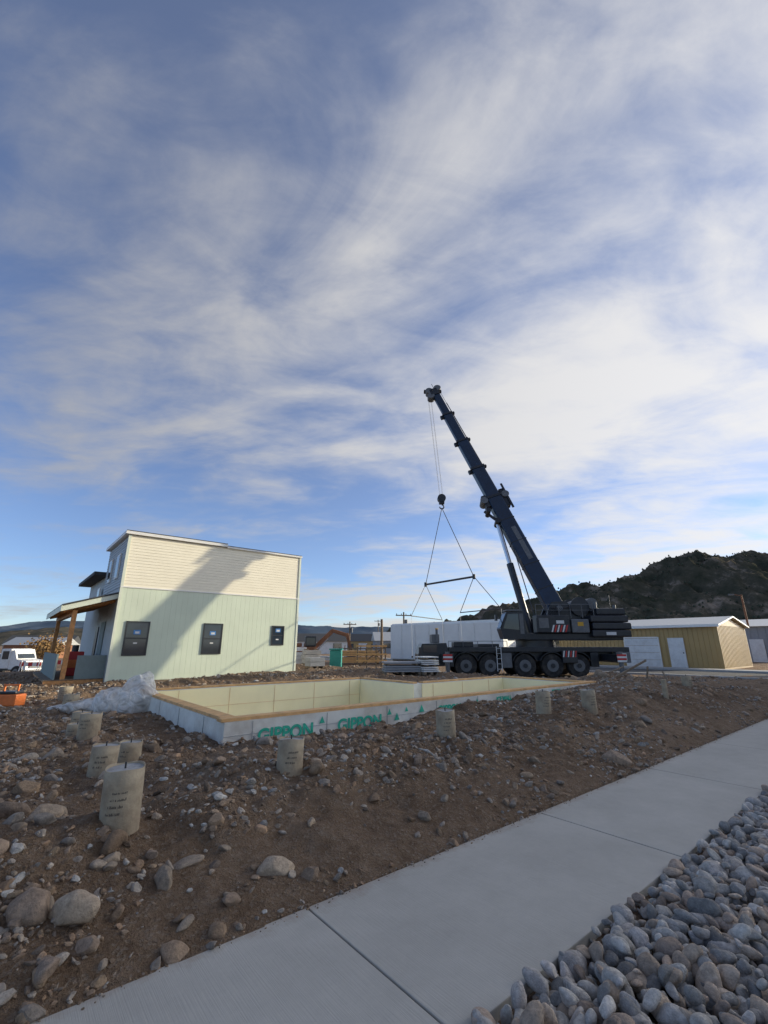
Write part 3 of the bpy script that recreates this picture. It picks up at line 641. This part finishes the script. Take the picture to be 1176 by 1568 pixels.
for y in np.arange(-46,-2.0,.8): b.box(37.94,37.998,y,y+.1,0,11.2,'grey')
b.prism([(37.5,11.2),(54.5,11.2),(46,12.4)],-46.4,-1.7,'shedroof')
for y in (-40,-30,-20,-10): b.box(37.9,37.935,y,y+4,0,4.2,'white'); b.box(37.9,37.935,y+.5,y+3.5,6,7.2,'glass')
b.obj('unseen_shade_building')

# ------------------------------------------------------------ poles
def pole(R,F,h,name='utility_pole',arm=True,r=.13):
    b=MB(); b.cyl((0,0,-1),(0,0,h),r,'oldwood',r2=r*.7,n=12)
    if arm:
        b.beam((-1.0,0,h-.4),(1.0,0,h-.4),.1,.12,'oldwood')
        for x in (-.9,-.3,.3,.9): b.cyl((x,0,h-.34),(x,0,h-.18),.05,'midgrey',n=8)
        b.cyl((.25,-.15,h-1.6),(.25,-.15,h-.9),.18,'midgrey',n=12)
    o=b.obj(name); o.location=P(R,F,0); o.rotation_euler=(0,0,YAW+.3); return o
pole(-.15,32,3.3,arm=False,r=.12); pole(2.4,55,5.4); pole(-5.2,70,5.0); pole(-1.5,120,8)
b=MB(); b.cyl((0,0,0),(0,0,6.4),.12,'brown',r2=.08,n=12); b.beam((0,0,6.3),(-.9,0,6.45),.06,.06,'brown'); b.obox((-1.0,0,6.4),Matrix.Identity(3),(.5,.22,.12),'midgrey',bev=.03); b.cyl((0,0,0),(0,0,.25),.2,'kerb'); o=b.obj('street_lamp'); o.location=P(35.8,45,0); o.rotation_euler=(0,0,YAW)

# ------------------------------------------------------------ middle distance
def excavator(R,F,z,rz,sc=1,paint='orange'):
    b=MB()
    for s_ in (-1,1):
        b.obox((0,s_*.95,.38),Matrix.Identity(3),(3.2,.45,.72),'tire',bev=.2)
        for x in (-1.2,-.6,0,.6,1.2): b.cyl((x,s_*.95-.24,.3),(x,s_*.95+.24,.3),.18,'midgrey',n=12)
    b.cyl((0,0,.7),(0,0,.95),.55,'black'); b.box(-1.6,1.2,-1.1,1.1,.95,1.75,paint,bev=.08); b.box(.1,1.15,-1.08,-.1,1.75,2.75,'black',bev=.06); b.box(.2,1.05,-1.10,-1.085,1.9,2.6,'glass'); b.box(-1.5,-.2,-1,1,1.76,2.1,paint,bev=.1)
    b.beam((1.0,.2,1.5),(2.9,.2,3.3),.3,.42,paint,bev=.05,side=(0,1,0)); b.beam((2.8,.2,3.35),(4.4,.2,2.9),.3,.35,paint,bev=.05,side=(0,1,0)); b.beam((4.4,.2,3.1),(4.9,.2,1.2),.24,.3,paint,bev=.04,side=(0,1,0))
    b.cyl((1.4,.2,1.4),(2.5,.2,2.6),.08,'chrome'); b.prism([(4.6,1.3),(5.2,1.25),(5.3,.6),(4.8,.4),(4.4,.75)],-.3,.7,'midgrey')
    o=b.obj('excavator'); o.location=P(R,F,z); o.rotation_euler=(0,0,YAW+rz); o.scale=(sc,)*3
excavator(-6.6,38,.0,.25,.82,'brown')
def truck(R,F,z,rz,sc):
    b=MB()
    b.box(-3.2,3.0,-.45,.45,.55,.8,'black'); 
    b.prism([(1.6,.7),(1.5,1.9),(1.9,2.4),(2.3,1.55),(3.3,1.4),(3.4,.65)],-1.0,1.0,'white'); b.box(.6,1.6,-1.05,1.05,.75,2.45,'white',bev=.08)
    b.box(.8,1.45,-1.065,-1.052,1.55,2.25,'glass'); b.add([(1.93,-.85,2.30),(1.93,.85,2.30),(2.29,.85,1.62),(2.29,-.85,1.62)],[(0,1,2,3)],'glass'); b.box(3.38,3.46,-.7,.7,.8,1.25,'midgrey'); b.box(3.3,3.55,-1.1,1.1,.45,.68,'chrome')
    b.prism([(-3.4,1.0),(-3.3,2.0),(.4,2.0),(.4,.95)],-1.15,1.15,'white')
    for x in (-3,-2.2,-1.4,-.6,.2): b.box(x-.04,x+.04,-1.19,-1.151,1.0,2.0,'midgrey')
    for x in (-2.5,-1.35,2.5):
        for s_ in (-1,1): b.wheel((x,s_*.95,.5),.5,.3)
    o=b.obj('dump_truck'); o.location=P(R,F,z); o.rotation_euler=(0,0,YAW+rz); o.scale=(sc,)*3
c=P(-33.2,41); truck(-33.2,41,float(gz(c.x,c.y)),-.15,.95)
b=MB(); b.box(-.35,.35,-.35,.35,.05,1.05,'teal',bev=.06); b.box(-.4,.4,-.42,.4,1.06,1.14,'teal',bev=.03); b.wheel((-.3,.35,.1),.1,.06); b.wheel((.3,.35,.1),.1,.06); o=b.obj('wheeled_bin'); c=P(-2.9,28.3); o.location=(c.x,c.y,float(gz(c.x,c.y))-.05); o.rotation_euler=(0,0,YAW)
def pallet_stack(name,R,F,w,d_,n,k,rz,h=.12,gap=.02):
    b=MB()
    for x in (-w/2,-.05,w/2-.1): b.box(x,x+.1,-d_/2,d_/2,.02,.12,'oldwood')
    z=.12
    for i in range(n):
        j=random.uniform(-.03,.03); b.box(-w/2+j,w/2+j,-d_/2,d_/2,z,z+h,k,bev=.01); z+=h+gap
        if i%3==2:
            for x in (-w/2+.1,w/2-.2): b.box(x,x+.08,-d_/2,d_/2,z,z+.06,'oldwood')
            z+=.062
    c=P(R,F); o=b.obj(name); o.location=(c.x,c.y,float(gz(c.x,c.y))); o.rotation_euler=(0,0,YAW+rz)
pallet_stack('panel_stack',.68,18.6,1.4,1.1,4,'grey',.1,.06)
pallet_stack('panel_stack',1.7,18.4,.62,.9,7,'white',.3,.045)
pallet_stack('crate_stack',-4.2,27,.9,.9,3,'kerb',.4,.22)
pallet_stack('crate_stack',-5.2,33,1.0,1,3,'oldwood',.1,.26)
pallet_stack('lumber_stack',-2.0,36,3.2,1.2,6,'plank',.2,.12)
pallet_stack('block_stack',-6.3,34,1.2,1,4,'white',.2,.25)
pallet_stack('block_stack',-3.6,24.5,.8,.8,2,'grey',.5,.2)
b=MB()
for x in (0,.6,1.2,1.8): b.beam((x,0,0),(x,0,1.5),.08,.08,'oldwood')
for z in (.5,.9,1.4): b.beam((-.1,-.06,z),(1.9,-.06,z),.05,.09,'plank')
b.beam((0,.08,.1),(1.8,.08,1.4),.05,.08,'oldwood'); o=b.obj('timber_frame'); o.location=P(-1.7,30,.1); o.rotation_euler=(0,0,YAW)
b=MB()
for i in range(9): b.beam((i*.45,0,-.2),(i*.45,0,1.3+.15*math.sin(i*2)),.06,.06,'oldwood')
for z in (.4,.8,1.2): b.beam((-.1,-.05,z),(3.9,-.05,z),.03,.08,'oldwood')
o=b.obj('wood_fence'); o.location=P(-3.6,38,.1); o.rotation_euler=(0,0,YAW-.3)
def cabin(name,R,F,w,d_,h,k,kr,rz,z=0,gable=True):
    b=MB(); b.box(-w/2,w/2,-d_/2,d_/2,0,h,k); 
    if gable: b.prism([(-d_/2-.3,h),(d_/2+.3,h),(0,h+d_*.22)],-w/2-.3,w/2+.3,kr,axis='x')
    else: b.box(-w/2-.1,w/2+.1,-d_/2-.1,d_/2+.1,h+.002,h+.15,kr)
    b.box(-w*.1,w*.1,-d_/2-.03,-d_/2-.002,0,2,'white'); b.box(w*.2,w*.38,-d_/2-.03,-d_/2-.002,1,1.9,'glass'); b.box(-w*.4,-w*.22,-d_/2-.03,-d_/2-.002,1,1.9,'glass')
    o=b.obj(name); o.location=P(R,F,z); o.rotation_euler=(0,0,YAW+rz)
cabin('distant_house',-12,90,9,7,2.2,'white','roof',.2)
cabin('distant_house',-4,110,10,8,2.4,'shed','roof',-.2)
cabin('distant_house',4,95,12,8,2.4,'grey','shedroof',.1)
cabin('distant_house',-20,130,12,8,2.6,'trim','roof',.3)
cabin('distant_house',-88,120,14,9,3,'grey','roof',.3,-1)
cabin('distant_barn',-70,95,10,7,2.6,'brown','shedroof',.1,-1)
for i,(R,F) in enumerate(((-22.6,30),(-21.0,30.3))):
    b=MB(); 
    for q in range(5): b.box(-.6+q*.24,-.6+(q+1)*.24-.003,-.02,.02,.6,.85,'red' if q%2==0 else 'white'); 
    for x in (-.5,.5): b.beam((x,-.25,0),(x,0,.95),.04,.04,'white'); b.beam((x,.25,0),(x,0,.95),.04,.04,'white')
    c=P(R,F); o=b.obj('road_barricade'); o.location=(c.x,c.y,float(gz(c.x,c.y))); o.rotation_euler=(0,0,YAW+.2)
b=MB(); b.box(-.25,.25,-.15,.15,0,.24,'orange',bev=.03); b.box(-.2,.2,-.12,.12,.241,.30,'black',bev=.02); b.beam((-.15,0,.3),(-.15,0,.42),.03,.03,'orange'); b.beam((.15,0,.3),(.15,0,.42),.03,.03,'orange'); b.beam((-.17,0,.42),(.17,0,.42),.04,.03,'orange')
c=P(-8.05,10.3); o=b.obj('orange_toolbox'); o.location=(c.x,c.y,float(gz(c.x,c.y))); o.rotation_euler=(0,0,YAW)

# ------------------------------------------------------------ trees
def tree(R,F,z,h,seed):
    r=random.Random(seed); b=MB(); b.cyl((0,0,-.2),(0,0,h*.45),.04*h*.5,'bark',r2=.02*h*.5,n=8)
    tips=[]
    for i in range(12):
        a=r.uniform(0,6.28); z0=h*r.uniform(.25,.45); l=h*r.uniform(.25,.5); el=r.uniform(.5,1.3)
        p1=Vector((l*math.cos(a)*math.cos(el),l*math.sin(a)*math.cos(el),z0+l*math.sin(el))); b.cyl((0,0,z0),p1,.03,'bark',r2=.01,n=5,cap=False); tips.append((Vector((0,0,z0)),p1))
    for i in range(900):
        t0,t1=r.choice(tips); p=t0.lerp(t1,r.uniform(.35,1.1))+Vector((r.gauss(0,.09*h),r.gauss(0,.09*h),r.gauss(0,.07*h)))
        n=Vector((r.gauss(0,1),r.gauss(0,1),r.gauss(0,1))).normalized(); u=n.orthogonal().normalized()*r.uniform(.04,.1)*h*.25; v=n.cross(u)
        b.add([p-u-v,p+u-v,p+u+v,p-u+v],[(0,1,2,3)],'leafo')
    o=b.obj('autumn_tree',recalc=False); o.location=P(R,F,z)
tree(-36,50,-1,3.6,1);tree(-39,54,-1,4.2,2);tree(-34,60,-1,3.4,3);tree(-43,58,-1,3.8,4)

# ------------------------------------------------------------ hills
def hill_mat(name,c1,c2,c3,sc):
    m=bpy.data.materials.new(name);m.use_nodes=True;nt=m.node_tree;N=nt.nodes;L=nt.links;b=N['Principled BSDF'];b.inputs['Roughness'].default_value=1;b.inputs['Specular IOR Level'].default_value=0
    g=N.new('ShaderNodeNewGeometry');n=N.new('ShaderNodeTexNoise');n.inputs['Scale'].default_value=sc;n.inputs['Detail'].default_value=9;n.inputs['Roughness'].default_value=.72;L.new(g.outputs['Position'],n.inputs['Vector'])
    r=N.new('ShaderNodeValToRGB');e=r.color_ramp.elements;e[0].position=.38;e[0].color=c1+(1,);e[1].position=.66;e[1].color=c3+(1,);k=e.new(.54);k.color=c2+(1,);L.new(n.outputs['Fac'],r.inputs[0]);L.new(r.outputs[0],b.inputs['Base Color'])
    return m
def hill(name,prof,F,depth,mt,amp,nstep,seed,rows=60):
    pr=np.array(prof); rho=np.linspace(pr[0,0],pr[-1,0],nstep); e=np.interp(rho,pr[:,0],pr[:,1])
    e=np.convolve(np.pad(e,4,mode='edge'),np.ones(9)/9,'valid')
    vv=np.linspace(-1,1,rows); RH,VV=np.meshgrid(rho,vv)
    Ff=F+depth*VV; Rr=RH*F*(1+0*VV)
    H=e[None,:]*F+1.5
    sh_=np.where(VV<0,ss(-1,0,VV)**.9*.92+.08*ss(-1,-.0,VV),1-ss(0,1,VV))
    rid=1-np.abs(fbm(Rr/(F*.05),Ff/(F*.05),5,seed))*2.2
    Z=H*sh_+ (fbm(Rr/(F*.07),Ff/(F*.07),5,seed+9)*amp*.5+ (rid-.7)*amp*.6)*np.clip(np.abs(sh_),0,1)*np.where(np.abs(VV)<.04,.45,1)
    Z=np.where(np.abs(VV)>.98,-3,Z)
    X=C5*Ff+S5*Rr;Y=S5*Ff-C5*Rr
    co=np.stack([X,Y,Z],-1).reshape(-1,3); idx=np.arange(co.shape[0]).reshape(X.shape)
    fc=np.stack([idx[:-1,:-1],idx[:-1,1:],idx[1:,1:],idx[1:,:-1]],-1).reshape(-1,4)
    return npmesh(name,co,fc,mt),co.reshape(X.shape+(3,))
HM=hill_mat('hill_scrub',(.04,.044,.03),(.085,.076,.055),(.26,.21,.165),.03)
prof=[(-.15,.0),(-.05,.012),(.017,.022),(.16,.040),(.248,.076),(.307,.094),(.381,.109),(.456,.124),(.516,.133),(.585,.151),(.626,.182),(.681,.200),(.725,.194),(.745,.180),(.792,.194),(.839,.206),(.877,.202),(1.0,.17),(1.2,.14),(1.5,.05),(1.7,0)]
hl,hc=hill('rocky_hill',prof,620,260,HM,26,420,3,90)
ni=9000; ri=rng.integers(2,50,ni); ci=rng.integers(10,400,ni); pp=hc[ri,ci]+np.stack([rng.uniform(-4,4,ni),rng.uniform(-4,4,ni),np.zeros(ni)-.5],-1)
dens=fbm(pp[:,0]/45,pp[:,1]/45,3,81)+rng.uniform(-.15,.15,ni)>-.05; pp=pp[dens]; ni=len(pp)
hh=rng.uniform(1.2,3.2,ni); ww=hh*rng.uniform(.35,.55,ni); k6=7
ang_=np.arange(k6)*2*math.pi/k6
base=np.stack([np.cos(ang_),np.sin(ang_),np.zeros(k6)],-1)
V=np.zeros((ni,k6*2+1,3)); 
V[:,:k6]=pp[:,None]+base[None]*ww[:,None,None]*rng.uniform(.6,1.2,(ni,k6,1))+np.array([0,0,1])[None,None]*hh[:,None,None]*.1
V[:,k6:2*k6]=pp[:,None]+base[None]*ww[:,None,None]*rng.uniform(.5,.95,(ni,k6,1))+np.array([0,0,1])[None,None]*hh[:,None,None]*.6
V[:,2*k6]=pp+np.stack([np.zeros(ni),np.zeros(ni),hh],-1)
F1=[];
for i in range(k6):
    j=(i+1)%k6; F1+= [(i,j,k6+j),(i,k6+j,k6+i),(k6+i,k6+j,2*k6)]
F1=np.array(F1); FF=(F1[None]+(np.arange(ni)*(2*k6+1))[:,None,None]).reshape(-1,3)
npmesh('hillside_conifers',V.reshape(-1,3),FF,M['conifer'],False)
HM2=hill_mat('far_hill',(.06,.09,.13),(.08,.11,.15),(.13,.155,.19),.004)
prof2=[(-1.5,.02),(-1.1,.05),(-.95,.03),(-.836,.033),(-.79,.039),(-.754,.050),(-.712,.053),(-.6,.045),(-.45,.05),(-.3,.04),(-.19,.041),(-.14,.043),(-.097,.0355),(-.04,.041),(.0,.036),(.1,.03),(.3,.04),(.6,.03),(1.2,.02)]
hill('distant_mountains',prof2,2600,800,HM2,26,320,21,40)
HM3=hill_mat('mid_hill',(.05,.052,.045),(.10,.09,.07),(.2,.155,.11),.02)
prof3=[(-1.5,.01),(-1.0,.02),(-.85,.020),(-.80,.022),(-.74,.032),(-.70,.036),(-.6,.035),(-.5,.02),(-.3,.014),(-.15,.018),(-.05,.022),(.05,.020),(.2,.02)]
hill('low_hill',prof3,900,250,HM3,8,300,31,40)

# ------------------------------------------------------------ light
EL=math.radians(14.6); AZ=math.radians(20)
S=Vector((math.cos(AZ)*math.cos(EL),-math.sin(AZ)*math.cos(EL),math.sin(EL)))
sl=bpy.data.lights.new('sun','SUN'); sl.energy=5.0; sl.angle=math.radians(.5); sl.color=(1,.89,.67)
so=bpy.data.objects.new('sun',sl); COL.objects.link(so); so.rotation_euler=S.to_track_quat('Z','Y').to_euler(); so.location=(30,-20,20)
w=bpy.data.worlds.new('World'); scene.world=w; w.use_nodes=True; nt=w.node_tree;N=nt.nodes;L=nt.links
bg=N['Background']; STR=.15; bg.inputs['Strength'].default_value=STR
sky=N.new('ShaderNodeTexSky'); sky.sky_type='NISHITA'; sky.sun_disc=False; sky.sun_elevation=EL; sky.sun_rotation=math.atan2(S.x,S.y); sky.air_density=1.0; sky.dust_density=.6; sky.ozone_density=2.5; sky.altitude=1800
tc=N.new('ShaderNodeTexCoord'); sp=N.new('ShaderNodeSeparateXYZ'); L.new(tc.outputs['Generated'],sp.inputs[0])
def math_(op,a,b=None,c=None,clamp=False):
    n=N.new('ShaderNodeMath');n.operation=op;n.use_clamp=clamp
    for i,v in enumerate((a,b,c)):
        if v is None: continue
        if isinstance(v,(int,float)): n.inputs[i].default_value=v
        else: L.new(v,n.inputs[i])
    return n.outputs[0]
zc=math_('ADD',math_('MAXIMUM',sp.outputs[2],0.0),.10)
px=math_('DIVIDE',sp.outputs[0],zc); py=math_('DIVIDE',sp.outputs[1],zc)
def cnoise(rot,sa,sb,det,rough,dist,off=0.0):
    r_=math.radians(rot); c_,s_=math.cos(r_),math.sin(r_)
    al=math_('ADD',math_('MULTIPLY',px,c_*sa),math_('MULTIPLY',py,s_*sa)); ac=math_('ADD',math_('MULTIPLY',px,-s_*sb),math_('MULTIPLY',py,c_*sb))
    cb=N.new('ShaderNodeCombineXYZ'); L.new(al,cb.inputs[0]);L.new(ac,cb.inputs[1]);cb.inputs[2].default_value=off
    n=N.new('ShaderNodeTexNoise');n.inputs['Scale'].default_value=1;n.inputs['Detail'].default_value=det;n.inputs['Roughness'].default_value=rough;n.inputs['Distortion'].default_value=dist
    L.new(cb.outputs[0],n.inputs['Vector']);return n.outputs['Fac']
big=cnoise(-45,.6,.9,3,.5,.5,4.2)
stk=cnoise(-58,1.3,2.2,8,.56,.55,1.3)
fin=cnoise(-30,4.0,7.0,7,.6,.4,7.7)
dt=N.new('ShaderNodeVectorMath');dt.operation='DOT_PRODUCT';L.new(tc.outputs['Generated'],dt.inputs[0]);dt.inputs[1].default_value=tuple(S)
sd=dt.outputs['Value']
v=math_('MULTIPLY_ADD',big,.9,math_('MULTIPLY_ADD',stk,.90,math_('MULTIPLY_ADD',fin,.34,math_('MULTIPLY',sd,.20))))
mr=N.new('ShaderNodeMapRange');mr.interpolation_type='SMOOTHSTEP';mr.inputs[1].default_value=.93;mr.inputs[2].default_value=1.45;mr.inputs[3].default_value=.12;mr.inputs[4].default_value=.92;L.new(v,mr.inputs[0])
mask=mr.outputs[0]
cr_=N.new('ShaderNodeMapRange');cr_.inputs[1].default_value=-.2;cr_.inputs[2].default_value=.9;cr_.inputs[3].default_value=.46/STR;cr_.inputs[4].default_value=.92/STR;L.new(sd,cr_.inputs[0])
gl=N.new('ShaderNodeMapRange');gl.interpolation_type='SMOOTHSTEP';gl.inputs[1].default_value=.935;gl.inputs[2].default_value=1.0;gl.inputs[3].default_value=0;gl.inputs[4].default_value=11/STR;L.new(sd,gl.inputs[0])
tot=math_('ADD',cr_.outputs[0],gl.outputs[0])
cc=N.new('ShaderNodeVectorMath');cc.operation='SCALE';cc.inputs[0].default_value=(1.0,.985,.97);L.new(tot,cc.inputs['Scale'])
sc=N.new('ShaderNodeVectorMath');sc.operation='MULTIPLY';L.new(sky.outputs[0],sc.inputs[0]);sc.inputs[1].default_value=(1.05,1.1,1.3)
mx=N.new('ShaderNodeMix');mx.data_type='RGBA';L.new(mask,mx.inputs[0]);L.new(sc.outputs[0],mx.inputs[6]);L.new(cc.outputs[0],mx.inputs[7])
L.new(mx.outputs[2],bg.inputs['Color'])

# ------------------------------------------------------------ camera
cd=bpy.data.cameras.new('camera'); cd.sensor_fit='VERTICAL'; cd.sensor_height=36; cd.sensor_width=27; cd.lens=36*680/1568; cd.clip_start=.05; cd.clip_end=12000
cam=bpy.data.objects.new('camera',cd); COL.objects.link(cam); cam.location=(0,0,1.55); cam.rotation_euler=(math.radians(90+16.7),0,YAW)
scene.camera=cam
scene.view_settings.view_transform='Standard'; scene.view_settings.look='None'; scene.view_settings.exposure=0
